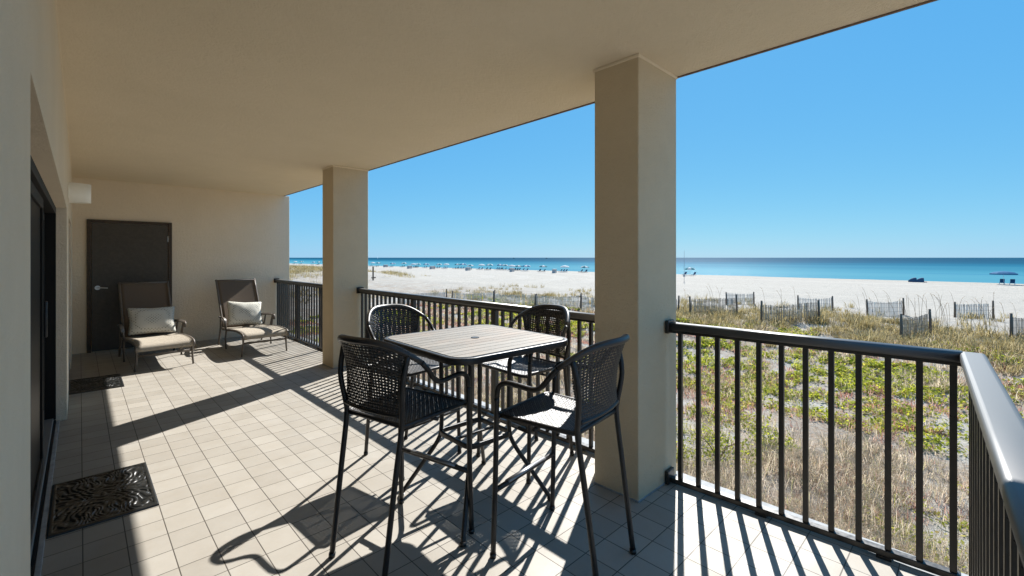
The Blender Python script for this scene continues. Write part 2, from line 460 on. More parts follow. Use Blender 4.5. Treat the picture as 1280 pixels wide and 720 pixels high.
# side wall with two recessed sliding doors
WX = -.088
sw = thing('side_wall', (0, 0, 0), 'long tan stucco wall with recessed dark sliding doors along the left of the balcony', 'wall')
ybr = [-.6, 1.62, 5.85, 6.75, 8.45, 9.73]; zbr = [0, 1.96, 2.75]
b = MB()
for i in range(5):
    for k in range(2):
        if k == 0 and i in (1, 3): continue
        q = [(WX, ybr[i], zbr[k]), (WX, ybr[i + 1], zbr[k]), (WX, ybr[i + 1], zbr[k + 1]), (WX, ybr[i], zbr[k + 1])]
        b.face([b.bm.verts.new(v) for v in q])
for (ya, yb) in ((1.62, 5.85), (6.75, 8.45)):
    for q in ([(WX, ya, 0), (-.34, ya, 0), (-.34, ya, 1.96), (WX, ya, 1.96)], [(WX, yb, 0), (-.34, yb, 0), (-.34, yb, 1.96), (WX, yb, 1.96)],
              [(WX, ya, 1.96), (WX, yb, 1.96), (-.34, yb, 1.96), (-.34, ya, 1.96)]):
        b.face([b.bm.verts.new(v) for v in q])
bmesh.ops.remove_doubles(b.bm, verts=b.bm.verts[:], dist=.0005)
b.box(-.75, -.6, 0, -.35, 9.73, 2.75)
b.build('wall', M['wall'], sw)
b = MB(); b.box(WX - .004, -.3, 2.735, WX + .006, 9.73, 2.75, .003); b.build('ceiling_joint', M['ceiling'], sw)
def sliding_door(ya, yb, panels):
    fr = MB()
    for (p, q) in ((ya, ya + .05), (yb - .05, yb)): fr.box(-.31, p, .03, -.158, q, 1.96, .003)
    fr.box(-.31, ya + .05, 1.90, -.158, yb - .05, 1.96, .003)
    d = fr.build('sliding_door', M['door_metal'], sw)
    n = panels; L = (yb - ya - .1) / n
    for k in range(n):
        x0 = -.215 if k % 2 else -.262
        p0 = ya + .05 + k * L - (.03 if k else 0); p1 = ya + .05 + (k + 1) * L
        st = MB()
        st.box(x0, p0, .06, x0 + .035, p0 + .06, 1.898, .003); st.box(x0, p1 - .06, .06, x0 + .035, p1, 1.898, .003)
        st.box(x0, p0 + .06, .06, x0 + .035, p1 - .06, .15, .003); st.box(x0, p0 + .06, 1.83, x0 + .035, p1 - .06, 1.898, .003)
        s_ = st.build('door_panel', M['door_metal'], sw)
        gl = MB(); gl.box(x0 + .012, p0 + .058, .148, x0 + .022, p1 - .058, 1.832); o = gl.build('glass_pane', M['glass'], sw)
        o.parent = s_; s_.parent = d
    h = MB(); h.box(-.18, yb - .055 - L * .98, .95, -.162, yb - .03 - L * .98, 1.2, .006); h.build('handle', M['black_metal'], d)
    s2 = MB(); s2.box(-.32, ya, -.004, -.173, yb, .045, .004); s2.build('sill', M['aluminium'], d)
    s3 = MB(); s3.box(-.1725, ya + .002, 0, -.158, yb - .002, .016); s3.build('sill_gap_shade', M['gap_shade'], d)  # solid black strip in place of the shaded gap before the sill
    return d
sliding_door(1.62, 5.85, 3)
sliding_door(6.75, 8.45, 2)
b = MB(); b.box(-.157, 1.625, -.002, -.133, 5.845, .008, .003); b.build('threshold', M['concrete'], sw)

# end wall with door
ew = thing('end_wall', (0, 9.73, 0), 'tan stucco end wall with a dark brown door, behind the two lounge chairs', 'wall')
def part(bm_, name, mat, root):           # geometry given in world coordinates
    bmesh.ops.transform(bm_.bm, matrix=Matrix.Translation(root.location).inverted(), verts=bm_.bm.verts[:])
    return bm_.build(name, mat, root)
b = MB(); b.box(-.7, 9.73, -.2, 3.075, 10.0, 2.749, .004); part(b, 'wall', M['wall'], ew)
b = MB(); b.box(WX, 9.715, 2.735, 2.94, 9.729, 2.75, .004); part(b, 'ceiling_joint', M['ceiling'], ew)
b = MB(); b.box(.075, 9.69, 0, .125, 9.728, 2.105, .004); b.box(1.10, 9.69, 0, 1.15, 9.728, 2.105, .004); b.box(.125, 9.69, 2.06, 1.10, 9.728, 2.105, .004)
df = part(b, 'door_frame', M['door_frame'], ew)
b = MB(); b.box(.13, 9.705, .012, 1.095, 9.727, 2.055, .003); dr = part(b, 'door', M['door'], ew)
b = MB(); b.cyl((.20, 9.704, 1.02), (.20, 9.69, 1.02), .034, 20); b.cyl((.20, 9.69, 1.02), (.20, 9.65, 1.02), .011)
b.tube(crom([(.195, 9.65, 1.02), (.24, 9.645, 1.02), (.32, 9.65, 1.012)]), .009)
hd = part(b, 'handle', M['steel'], ew); hd.parent = dr
for z in (.28, 1.05, 1.82):
    b = MB(); b.box(1.085, 9.694, z - .05, 1.108, 9.7035, z + .05, .002); b.cyl((1.097, 9.692, z - .052), (1.097, 9.692, z + .052), .007)
    o = part(b, 'hinge', M['trim'] if z < 1.5 else M['steel'], ew); o.parent = dr

# columns
def column(x0, y0, x1, y1, label):
    t = thing('column', ((x0 + x1) / 2, (y0 + y1) / 2, 0), label, 'column', group='square stucco columns')
    b = MB(); b.box(x0, y0, -.002, x1, y1, 2.7495, .008, 3); part(b, 'shaft', M['column'], t)
    b = MB()
    e = .006
    pts = [(x0 - e, y0 - e), (x1 + e, y0 - e), (x1 + e, y1 + e), (x0 - e, y1 + e)]
    b.box(x0 - e, y0 - e, 2.728, x1 + e, y1 + e, 2.7492, .004); part(b, 'joint_bead', M['ceiling'], t)
    b = MB(); b.box(x0 - .004, y0 - .004, 0, x1 + .004, y1 + .004, .012, .003); part(b, 'base_joint', M['concrete'], t)
    return t
column(2.458, 1.435, 2.958, 1.762, 'near square tan stucco column behind the right hand wicker chair')
column(2.455, 6.02, 2.958, 6.39, 'far square tan stucco column between the two longer railings')

# wall sconce
sc_t = thing('wall_lamp', (WX, 6.36, 2.06), 'white half round wall lamp high on the left stucco wall', 'wall lamp')
b = MB(); n = 20; ring = [(0.006 + .165 * math.sin(math.pi * k / n), -.10 * math.cos(math.pi * k / n)) for k in range(n + 1)]
inn = [(0.006 + .158 * math.sin(math.pi * k / n), -.093 * math.cos(math.pi * k / n)) for k in range(n + 1)]
vo_ = [[b.bm.verts.new((x, y, z)) for x, y in rr] for rr, z in ((ring, 0), (ring, .19), (inn, .19), (inn, 0))]
for A, B_ in ((0, 1), (1, 2), (2, 3), (3, 0)):
    for k in range(n): b.face((vo_[A][k], vo_[A][k + 1], vo_[B_][k + 1], vo_[B_][k]), A in (0, 2))
b.build('lamp_shade', M['white_metal'], sc_t)
b = MB(); b.box(0.001, -.115, .03, .012, .115, .16, .003); b.build('back_plate', M['white_metal'], sc_t)
b = MB(); b.tube([(.06, 0, .06), (.06, 0, .10)], lambda i: .03 - i * .008, 12); b.build('bulb', M['white_metal'], sc_t)

# ================================================================== RAILINGS
def railing(p0, p1, n_bal, wide, label, start=.06, end=.06, half=None, tw=.074):
    p0 = Vector(p0); p1 = Vector(p1); d = p1 - p0; L = d.length
    t = thing('railing', (p0.x, p0.y, 0), label, 'railing', math.atan2(d.y, d.x), 'dark bronze balcony railings')
    pr = rrect(tw, .05, .016, 4)
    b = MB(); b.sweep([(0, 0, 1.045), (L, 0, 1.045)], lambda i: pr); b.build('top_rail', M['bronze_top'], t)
    b = MB(); b.box(0, -.016, 1.002, L, .016, 1.0215, .002); b.build('sub_rail', M['bronze'], t)
    b = MB(); b.box(.004, -.024, .014, L - .004, .024, .046, .004); b.build('bottom_rail', M['bronze'], t)
    b0 = None; sp = (L - start - end) / (n_bal - 1)
    for k in range(n_bal):
        x = start + k * sp
        if k in wide:
            b = MB(); b.box(-.03, -.024, 0, .03, .024, 1.003, .003); b.box(-.05, -.04, 0, .05, .04, .008, .002)
            o = b.build('post', M['bronze'], t); o.location = (x, 0, 0.0); continue
        if b0 is None:
            b = MB(); b.box(-.013, -.013, .045, .013, .013, 1.003, .0015, 1); b0 = b.build('baluster', M['bronze'], t); b0.location = (x, 0, 0)
        else: cp(b0, (x, 0, 0), t)
    for k in range(1, int(L / .55) + 1):
        b = MB(); b.box(k * .55 - .03, -.03, .0, k * .55 + .03, .03, .0155, .002); b.build('rail_foot', M['bronze'], t)
    for x, zz in ((-.0, 1.045), (L, 1.045), (-.0, .05), (L, .05)):
        if half == 'end' and x == L: continue
        if half == 'start' and x == 0: continue
        b = MB(); b.box(x - .012, -.05, zz - .045, x + .012, .05, zz + .04, .004); b.build('wall_bracket', M['bronze'], t)
    return t
railing((2.83, 9.715), (2.83, 6.405), 29, (10, 20), 'dark railing between the end wall and the far column')
railing((2.83, 6.005), (2.83, 1.777), 38, (12, 25), 'longest dark railing, behind the bar table between the two columns')
rr_ = railing((2.83, 1.42), (2.915, .045), 12, (), 'short dark railing right of the near column, in front of the dune plants', .072, .03, 'end')
railing((2.915, .012), (WX + .012, -.152), 26, (25,), 'near end railing with a sky lit top rail, running off at the right edge', .012, .06, 'start', .086)

# ================================================================== BAR TABLE
TT = 1.0
tb = thing('bar_table', (1.775, 2.172, 0), 'square bar height table with weathered grey slat top and black base', 'table', R(-2))
HS = .425; RC = .10
def rsq(h, r, n=8): return [(x, y) for x, y in rrect(2 * h, 2 * h, r, n)]
pr = rrect(.03, .036, .006, 2)
b = MB(); b.sweep([(x, y, TT - .02) for x, y in rsq(HS, RC)], lambda i: pr, closed=True); b.build('rim', M['black_metal'], tb)
b = MB(); NS = 12; hs_ = HS - .013; r_ = RC - .013; wS = 2 * hs_ / NS
def halfw(y):
    a = abs(y) - (hs_ - r_)
    return hs_ if a <= 0 else hs_ - r_ + math.sqrt(max(0, r_ * r_ - a * a))
for k in range(NS):
    ya = -hs_ + k * wS + .0022; yb = -hs_ + (k + 1) * wS - .0022
    yy = [ya + (yb - ya) * i / 6 for i in range(7)]
    rp = [(halfw(y), y) for y in yy]; lp = [(-halfw(y), y) for y in reversed(yy)]
    top = [b.bm.verts.new((x, y, TT)) for x, y in rp + lp]; bot = [b.bm.verts.new((x, y, TT - .018)) for x, y in rp + lp]
    b.face(top); b.face(bot[::-1])
    for i in range(len(top)): b.face((top[i], bot[i], bot[(i + 1) % len(top)], top[(i + 1) % len(top)]))
b.build('tabletop', M['slats'], tb)
b = MB(); b.box(-hs_ + .02, -hs_ + .02, TT - .026, hs_ - .02, hs_ - .02, TT - .0185); b.build('support_panel', M['black_metal'], tb)
b = MB(); b.tube([(0, 0, TT + .0005), (0, 0, TT + .004)], .026, 20); b.build('umbrella_hole_cap', M['black_metal'], tb)
q = .15
for sx, sy in ((1, 1), (-1, 1), (-1, -1), (1, -1)):
    b = MB(); b.tube(crom([(sx * .30, sy * .30, TT - .045), (sx * .2, sy * .2, TT - .06), (sx * .158, sy * .158, TT - .12), (sx * q, sy * q, .75), (sx * q, sy * q, .46), (sx * .165, sy * .165, .36), (sx * .23, sy * .23, .22), (sx * .335, sy * .335, 0.006)], 7), .0135, 10)
    lg_ = b.build('leg', M['black_metal'], tb)
    b = MB(); b.tube([(sx * .333, sy * .333, 0), (sx * .327, sy * .327, .02)], .018, 10); f_ = b.build('foot_cap', M['rubber'], tb); f_.parent = lg_
b = MB(); pr2 = rrect(.018, .03, .005, 2)
b.sweep([(x, y, .41) for x, y in rsq(.165, .05, 5)], lambda i: pr2, closed=True)
b.box(-.16, -.008, .402, .16, .008, .416, .002); b.build('lower_ring', M['black_metal'], tb)
b = MB(); b.box(-.36, -.018, TT - .058, .36, .018, TT - .0275, .003); b.box(-.018, -.36, TT - .06, .018, -.02, TT - .0285, .003); b.box(-.018, .02, TT - .06, .018, .36, TT - .0285, .003)
b.build('under_brace', M['black_metal'], tb)

# ================================================================== WICKER BAR CHAIRS
def weave(name, fn, nu, nv, wid, amp, mat, parent):
    """fn(u,v)->Vector, u,v in 0..1 ; flat strands woven over and under, each strand a real ribbon"""
    V = []; F4 = []
    def nor(u, v):
        e = 1e-3
        a = fn(min(u + e, 1), v) - fn(max(u - e, 0), v); c_ = fn(u, min(v + e, 1)) - fn(u, max(v - e, 0))
        return a.cross(c_).normalized()
    def strand(fixed, along, horiz, i):
        pts = []
        n_ = 2 * along
        for k in range(n_ + 1):
            t = k / n_
            u, v = (t, fixed) if horiz else (fixed, t)
            N = nor(u, v)
            off = amp * math.cos(math.pi * (t * along - .5)) * (1 if i % 2 else -1)
            if not horiz: off = -off
            pts.append((fn(u, v), N, off))
        base = len(V)
        for k, (p, N, off) in enumerate(pts):
            tdir = (pts[min(k + 1, n_)][0] - pts[max(k - 1, 0)][0]).normalized()
            s_ = tdir.cross(N).normalized()
            V.append(p + N * off + s_ * wid / 2); V.append(p + N * (off + .0026)); V.append(p + N * off - s_ * wid / 2)
        for k in range(n_):
            a = base + 3 * k
            F4.append((a, a + 1, a + 4, a + 3)); F4.append((a + 1, a + 2, a + 5, a + 4))
    for i in range(nv): strand((i + .5) / nv, nu, True, i)
    for j in range(nu): strand((j + .5) / nu, nv, False, j)
    o = mesh_np(name, V, F4, [], mat, parent)
    for p in o.data.polygons: p.use_smooth = True
    return o

def arc(u):
    a = abs(u)
    return Vector((.274 * u, -.350 + .150 * u * u + .03 * a ** 6, 1.110 - .108 * a ** 3.7))
def back_surf(u, v):
    uu = (u * 2 - 1) * .87
    top = arc(uu) + Vector((0, .004, -.012))
    bot = Vector((.225 * uu, -.262 + .03 * uu * uu, .752))
    p = bot.lerp(top, v)
    p.y -= .018 * math.sin(math.pi * v) * (1 - .4 * uu * uu) * -1
    return p
def seat_surf(u, v):
    x = (u * 2 - 1); y = v * 2 - 1
    hw = .205 + .018 * (y + 1) / 2
    return Vector((x * hw, y * .215, .703 - .016 * (1 - x * x) * (1 - y * y)))
def make_chair(label, loc, rz):
    t = thing('bar_chair', loc, label, 'chair', rz, 'black wicker bar chairs round the table')
    r = .0138
    st_ = weave('seat', seat_surf, 27, 27, .0128, .0026, M['wicker'], t)
    b = MB(); b.tube([(x, y, .70) for x, y in [(-.205, -.205), (-.19, -.222), (.19, -.222), (.205, -.205), (.228, .205), (.212, .222), (-.212, .222), (-.228, .205)]], .0125, 8, closed=True)
    b.cyl((-.22, 0, .672), (.22, 0, .672), .009); b.build('seat_frame', M['black_metal'], t)
    bk = weave('backrest', back_surf, 26, 23, .0106, .0026, M['wicker'], t)
    b = MB(); b.tube(crom([back_surf(k / 8, 0) for k in range(9)], 3), .010, 8); o = b.build('lower_rail', M['black_metal'], t)
    b = MB(); b.tube([arc(-1 + 2 * k / 28) for k in range(29)], lambda i: .0175 - .0045 * abs(i / 14 - 1) ** 3, 10); b.build('top_rail', M['wicker'], t)
    for s in (-1, 1):
        b = MB(); b.tube(crom([(s * .272, .212, 0.004), (s * .268, .20, .40), (s * .266, .195, .70), (s * .266, .192, .80)], 5), r, 10); lg_ = b.build('front_leg', M['black_metal'], t)
        b = MB(); b.cyl((s * .272, .212, 0), (s * .272, .212, .022), .0165); f_ = b.build('foot_cap', M['rubber'], t); f_.parent = lg_
        b = MB(); b.tube(crom([(s * .266, .192, .80), (s * .266, .180, .855), (s * .267, .135, .884), (s * .27, .06, .886), (s * .274, -.04, .884), (s * .279, -.092, .912), (s * .280, -.130, .958), arc(s)], 6), .0134, 10)
        b.build('armrest', M['black_metal'], t)
        b = MB(); b.tube(crom([(s * .19, -.328, .004), (s * .196, -.270, .42), (s * .202, -.232, .68), (s * .208, -.235, .76), (s * .228, -.25, .9), arc(s * .87)], 5), r, 10); lg_ = b.build('rear_leg', M['black_metal'], t)
        b = MB(); b.cyl((s * .19, -.328, 0), (s * .19, -.325, .022), .0165); f_ = b.build('foot_cap', M['rubber'], t); f_.parent = lg_
        b = MB(); b.cyl((s * .225, .20, .695), (s * .266, .197, .70), .010); b.build('side_bracket', M['black_metal'], t)
    b = MB(); b.cyl((-.268, .203, .335), (.268, .203, .335), .0135); fr_ = b.build('footrest', M['black_metal'], t)
    b = MB(); b.sweep([(-.17, .203, .341), (.17, .203, .341)], lambda i: [(.0155 * math.cos(a), .0115 * math.sin(a)) for a in [math.pi * k / 8 for k in range(9)]]); o = b.build('foot_plate', M['foot_plate'], t); o.parent = fr_
    return t
ch = make_chair('black wicker bar chair nearest the camera, its back against the near column', (1.787, 1.508, 0), R(8))
for lab, loc, rz in (('black wicker bar chair left of the table, back towards the doors', (1.27, 2.13, 0), R(-77)),
                     ('black wicker bar chair at the far side of the table towards the lounge chairs', (1.80, 2.93, 0), R(188)),
                     ('black wicker bar chair between table and railing, back against the longest railing', (2.37, 2.335, 0), R(88))):
    c_ = copy_tree(ch); c_.location = loc; c_.rotation_euler = (0, 0, rz); c_['label'] = lab

# ================================================================== LOUNGE CHAIRS
def make_lounger(loc, label, rz):
    t = thing('lounge_chair', loc, label, 'lounge chair', rz, 'brown sling lounge chairs at the end wall')
    hw = .315
    seat_c = crom([(-1.235, .255), (-1.225, .30), (-1.17, .338), (-.9, .352), (-.5, .325), (-.15, .295), (0, .30)], 5)if False else [Vector((0, y, z)) for y, z in ((-1.24, .262), (-1.243, .29), (-1.23, .318), (-1.19, .338), (-1.08, .35), (-.9, .352), (-.7, .343), (-.5, .328), (-.3, .31), (-.12, .298), (0, .298))]
    back_c = [Vector((0, y, z)) for y, z in ((0.0, .305), (.08, .42), (.20, .60), (.32, .79), (.43, .965), (.505, 1.085))]
    for s in (-1, 1):
        b = MB(); b.sweep([(s * hw, p.y, p.z) for p in seat_c], lambda i: rrect(.026, .036, .008, 2)); b.build('side_rail', M['lframe'], t)
        b = MB(); b.sweep([(s * (hw - .012), p.y, p.z) for p in back_c], lambda i: rrect(.028, .036, .008, 2)); b.tube([(s * (hw - .012), .502, 1.08), (s * (hw - .012), .515, 1.10)], .02, 10); b.build('back_rail', M['lframe'], t)
        b = MB(); b.tube(crom([(s * (hw - .01), -1.20, .32), (s * (hw - .01), -1.19, .15), (s * (hw + .005), -1.175, 0)], 4), lambda i: .0145 - i * .0003, 8); b.build('front_leg', M['lframe'], t)
        b = MB(); b.tube(crom([(s * (hw + .03), -.02, .48), (s * (hw + .02), .05, .28), (s * (hw + .02), .18, 0)], 4), .0145, 8); b.build('rear_leg', M['lframe'], t)
        b = MB(); b.sweep(crom([(s * (hw + .045), -.40, .43), (s * (hw + .05), -.385, .478), (s * (hw + .05), -.33, .503), (s * (hw + .045), -.18, .505), (s * (hw + .035), .0, .49), (s * (hw + .01), .13, .485)], 5), lambda i: rrect(.052, .02, .008, 2)); ar = b.build('armrest', M['lframe'], t)
        b = MB(); b.tube([(s * (hw + .045), -.375, .48), (s * (hw + .025), -.36, .31)], .012, 8); b.tube([(s * (hw + .045), -.33, .49), (s * (hw + .02), -.30, .31)], .010, 8); p_ = b.build('arm_post', M['lframe'], t)
        b = MB(); b.tube([(s * (hw + .022), -.36, .34), (s * (hw + .025), -.30, .16), (s * (hw + .022), -.34, 0)], .0125, 8); b.build('middle_leg', M['lframe'], t)
    def slab(pts, w_, th, sag, name, mat):
        V = []; F4 = []; nu_ = 12; n_ = len(pts)
        for i, p in enumerate(pts):
            tn = (pts[min(i + 1, n_ - 1)] - pts[max(i - 1, 0)]).normalized(); nn = Vector((0, -tn.z, tn.y))
            for side in (0, 1):
                for k in range(nu_ + 1):
                    u = k / nu_ * 2 - 1
                    V.append(Vector((u * w_, p.y, p.z)) + nn * (.014 - sag * (1 - u * u) - side * th))
        W = 2 * (nu_ + 1)
        for i in range(n_ - 1):
            for k in range(nu_):
                a = i * W + k; F4.append((a, a + 1, a + 1 + W, a + W))
                a = i * W + nu_ + 1 + k; F4.append((a, a + W, a + 1 + W, a + 1))
            for k in (0, nu_): a = i * W + k; F4.append((a, a + W, a + W + nu_ + 1, a + nu_ + 1))
        for i in (0, n_ - 1):
            for k in range(nu_): a = i * W + k; F4.append((a, a + nu_ + 1, a + nu_ + 2, a + 1))
        o = mesh_np(name, V, F4, [], mat, t)
        for p in o.data.polygons: p.use_smooth = True
        return o
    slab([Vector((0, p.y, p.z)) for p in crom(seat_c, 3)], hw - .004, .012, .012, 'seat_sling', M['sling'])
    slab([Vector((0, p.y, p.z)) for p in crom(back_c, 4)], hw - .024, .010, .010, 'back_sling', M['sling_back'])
    b = MB(); b.tube([(-hw + .02, .503, 1.088), (hw - .02, .503, 1.088)], .016, 10); b.build('top_bar', M['lframe'], t)
    b = MB(); b.sweep([(-hw + .005, -1.188, .20), (hw - .005, -1.188, .20)], lambda i: rrect(.018, .03, .005, 2)); b.build('front_stretcher', M['lframe'], t)
    b = MB(); b.tube([(-hw, .02, .275), (hw, .02, .275)], .012, 8); b.build('rear_stretcher', M['lframe'], t)
    return t
l1 = make_lounger((.775, 8.86, 0), 'brown sling lounge chair in front of the brown door', R(3))
l2 = copy_tree(l1); l2.location = (2.055, 8.88, 0); l2.rotation_euler = (0, 0, R(1)); l2['label'] = 'brown sling lounge chair near the railing corner, seat half in sun'

def pillow(loc, rot, wx, wy, label, seed):
    n_ = 22; V = []; F4 = []
    for side in (1, -1):
        for i in range(n_ + 1):
            for j in range(n_ + 1):
                u = i / n_ * 2 - 1; v = j / n_ * 2 - 1
                e = (1 - abs(u) ** 2.4) * (1 - abs(v) ** 2.4)
                pin = 1 - .07 * (1 - abs(v)) * abs(u) ** 3; piv = 1 - .09 * (1 - abs(u)) * abs(v) ** 3
                wob = .010 * mnoise.noise(Vector((u * 2.2 + seed, v * 2.2, side)))
                V.append((u * wx / 2 * pin, v * wy / 2 * piv, side * (.088 * e ** .55) + wob * e))
    N1 = (n_ + 1) ** 2
    for i in range(n_):
        for j in range(n_):
            a = i * (n_ + 1) + j
            F4.append((a, a + n_ + 1, a + n_ + 2, a + 1)); a += N1; F4.append((a, a + 1, a + n_ + 2, a + n_ + 1))
    o = mesh_np('pillow', V, F4, [], M['pillow'])
    bm = bmesh.new(); bm.from_mesh(o.data); bmesh.ops.remove_doubles(bm, verts=bm.verts[:], dist=.0004)
    bmesh.ops.recalc_face_normals(bm, faces=bm.faces[:])
    for f in bm.faces: f.smooth = True
    bm.to_mesh(o.data); bm.free()
    o.location = loc; o.rotation_euler = rot
    tag(o, label, 'pillow', 'small patterned pillows on the lounge chairs'); return o
pillow((.80, 8.80, .535), (R(66), R(2), R(4)), .58, .43, 'grey patterned pillow in shade on the lounge chair before the door', 1.0)
pillow((2.06, 8.815, .535), (R(66), R(5), R(2)), .54, .43, 'pale patterned pillow in sunlight on the lounge chair near the railing', 4.0)

# ================================================================== DOOR MATS
def door_mat(loc, sx, sy, label, rz=0):
    nx_, ny_ = 150, int(150 * sy / sx)
    u = np.linspace(-1, 1, nx_); v = np.linspace(-1, 1, ny_); U, V_ = np.meshgrid(u, v, indexing='ij')
    X = U * sx / 2; Y = V_ * sy / 2
    ax, ay = np.abs(X), np.abs(Y)          # the moulded scrolls are mirrored about both axes
    wx = fbm(ax * 7 + 4, ay * 7 + 2, 2); wy = fbm(ax * 7 + 41, ay * 7 + 22, 2)
    s = np.sin((ax * 1.1 + (wx - .5) * .34) * 105 + 2.5 * np.sin(ay * 22)) * np.sin((ay + (wy - .5) * .42) * 72 + 1.7 * np.sin(ax * 30))
    ring = np.sin(115 * np.sqrt((ax - .12) ** 2 + (ay - .24) ** 2) + 6 * wx)
    h = np.tanh(2.2 * (s + .55 * ring)) * .5 + .5
    edge = np.minimum(sx / 2 - ax, sy / 2 - ay)
    Z = .006 + .006 * h
    Z = np.where(edge < .022, .0125, Z); Z = np.where(edge < .006, .009, Z)
    Vt = np.stack([X, Y, Z], -1).reshape(-1, 3)
    idx = np.arange(nx_ * ny_).reshape(nx_, ny_)
    F_ = np.stack([idx[:-1, :-1], idx[1:, :-1], idx[1:, 1:], idx[:-1, 1:]], -1).reshape(-1, 4).tolist()
    bd = list(idx[:, 0]) + list(idx[-1, 1:]) + list(idx[-2::-1, -1]) + list(idx[0, -2:0:-1])
    base = len(Vt); low = Vt[bd].copy(); low[:, 2] = 0
    Vt = np.concatenate([Vt, low])
    for k in range(len(bd)):
        k2 = (k + 1) % len(bd); F_.append((bd[k2], bd[k], base + k, base + k2))
    o = mesh_np('door_mat', Vt, F_, [], M['rubber'])
    for p in o.data.polygons: p.use_smooth = True
    o.location = loc; o.rotation_euler = (0, 0, rz)
    tag(o, label, 'door mat', 'black rubber door mats')
door_mat((.108, 3.82, .001), .475, .765, 'black rubber mat with raised scrollwork by the wide near sliding door', R(0))
door_mat((.135, 7.26, .001), .475, .76, 'black rubber mat in shade by the far sliding door', R(0))

# ================================================================== SAND FENCES
def sand_fence(p0, p1, h, label, group, lean=0, slat='fence_slat'):
    p0 = Vector(p0); p1 = Vector(p1); L = (p1 - p0).length
    z0 = float(height(p0.x, p0.y)); z1 = float(height(p1.x, p1.y))
    d = (p1 - p0) / L
    t = thing('sand_fence', (p0.x, p0.y, z0), label, 'fence', math.atan2(d.y, d.x), group)
    for x, zz in ((0, 0), (L, z1 - z0)):
        b = MB(); hh = h + random.uniform(.02, .18); ln_ = random.uniform(-.04, .04)
        b.tube([(x, 0, zz - .3), (x + ln_ * .5, .0, zz + hh * .5), (x + ln_, .02, zz + hh)], lambda i: .062 - .006 * i, 9); b.build('post', M['fence_post'], t)
    b = MB(); n_ = int(L / .098); ph = random.random() * 9
    for k in range(1, n_):
        if random.random() < .04: continue
        x = k * L / n_; zz = (z1 - z0) * x / L
        top = h - .08 + .03 * math.sin(x * 1.9 + ph) + random.uniform(-.022, .022) - .05 * math.sin(math.pi * x / L)
        a = random.uniform(-.022, .022)
        y = .05 + .035 * math.sin(x * 1.4 + ph)
        Rm = Matrix.Translation((x, y, zz)) @ Matrix.Rotation(a, 4, 'Y') @ Matrix.Rotation(lean, 4, 'X')
        b.box(-.024, -.005, -.25, .024, .005, top, mat=Rm)
    b.build('slat_panel', M[slat], t)
    b = MB()
    for f in (.25, .55, .85):
        b.tube([(L * k / 8, .04 + .035 * math.sin(L * k / 8 * 1.4 + ph), (z1 - z0) * k / 8 + f * (h - .1)) for k in range(9)], .006, 5)
    b.build('wire', M['fence_post'], t)
gf = 'front row of weathered sand fences'; gb = 'back row of weathered sand fences'
FR = [((27.2, 12.3), (30.0, 10.55), 'slatted sand fence panel just right of the near column in the front row'),
      ((26.9, 8.2), (29.9, 6.15), 'slatted sand fence panel centred above the short railing, widest in the front row'),
      ((27.3, 2.42), (29.5, 1.55), 'narrow front row sand fence panel with two dark brown posts'),
      ((30.8, -1.1), (33.6, -2.6), 'slatted sand fence panel cut off by the right edge of the photo')]
BR = [((37.4, 5.0), (40.3, 3.45), 'pale back row sand fence panel behind the narrow brown posted panel'),
      ((41.4, 1.0), (42.7, -.75), 'pale sand fence panel in the back row among the sea oats on the right'),
      ((39.6, 9.5), (40.2, 7.4), 'pale sand fence panel in the back row behind the widest front panel'),
      ((38.6, 14.4), (40.5, 12.9), 'short pale sand fence panel in the back row behind the first front panel')]
for a, c_, l in FR: sand_fence(a, c_, 1.17, l, gf)
for a, c_, l in BR: sand_fence(a, c_, 1.02, l, gb, 0, 'pale_slat')
ords = ['first', 'second', 'third', 'fourth', 'fifth', 'sixth', 'seventh', 'eighth', 'ninth', 'tenth', 'eleventh', 'twelfth', 'thirteenth', 'fourteenth', 'fifteenth', 'sixteenth', 'seventeenth', 'eighteenth', 'nineteenth', 'twentieth']
MR = [((26.8, 16.9), (28.3, 13.6)), ((26.2, 20.0), (27.4, 17.1)), ((25.0, 23.4), (26.6, 20.2)), ((23.9, 26.9), (25.4, 23.6)), ((22.5, 30.6), (24.2, 27.1)), ((20.6, 35.6), (22.4, 31.2))]
for k, (a, c_) in enumerate(MR):
    sand_fence(a, c_, 1.08, 'sand fence panel over the longest railing, %s counted from the near column' % ords[k], 'sand fences seen over the longest railing', 0, 'pale_slat')

# ================================================================== BEACH THINGS
def place(x, y): return (x, y, float(height(x, y)))
def umbrella(loc, label, canopy, h=2.25, r=1.15, group=None, tilt=0):
    t = thing('beach_umbrella', loc, label, 'umbrella', random.uniform(0, 3), group)
    b = MB(); b.cyl((0, 0, -.3), (0, 0, h), .022, 6); b.build('pole', M['boat_white'], t)
    b = MB(); n_ = 16; ap = b.bm.verts.new((0, 0, h + .02)); prev = None
    rs = []
    for rr, zz in ((.35, -.05), (.75, -.2), (1.0, -.46), (1.0, -.66)):
        rs.append([b.bm.verts.new((rr * r * (1 - (.04 if k % 2 else 0)) * math.cos(2 * math.pi * k / n_), rr * r * (1 - (.04 if k % 2 else 0)) * math.sin(2 * math.pi * k / n_), h + zz)) for k in range(n_)])
    for k in range(n_): b.mi = (k // 2) % 2 if len(canopy) > 1 else 0; b.face((ap, rs[0][k], rs[0][(k + 1) % n_]))
    for i in range(3):
        for k in range(n_): b.mi = (k // 2) % 2 if len(canopy) > 1 else 0; b.face((rs[i][k], rs[i + 1][k], rs[i + 1][(k + 1) % n_], rs[i][(k + 1) % n_]))
    b.build('canopy', [M[c] for c in canopy], t)
    t.rotation_euler[0] = tilt
    return t
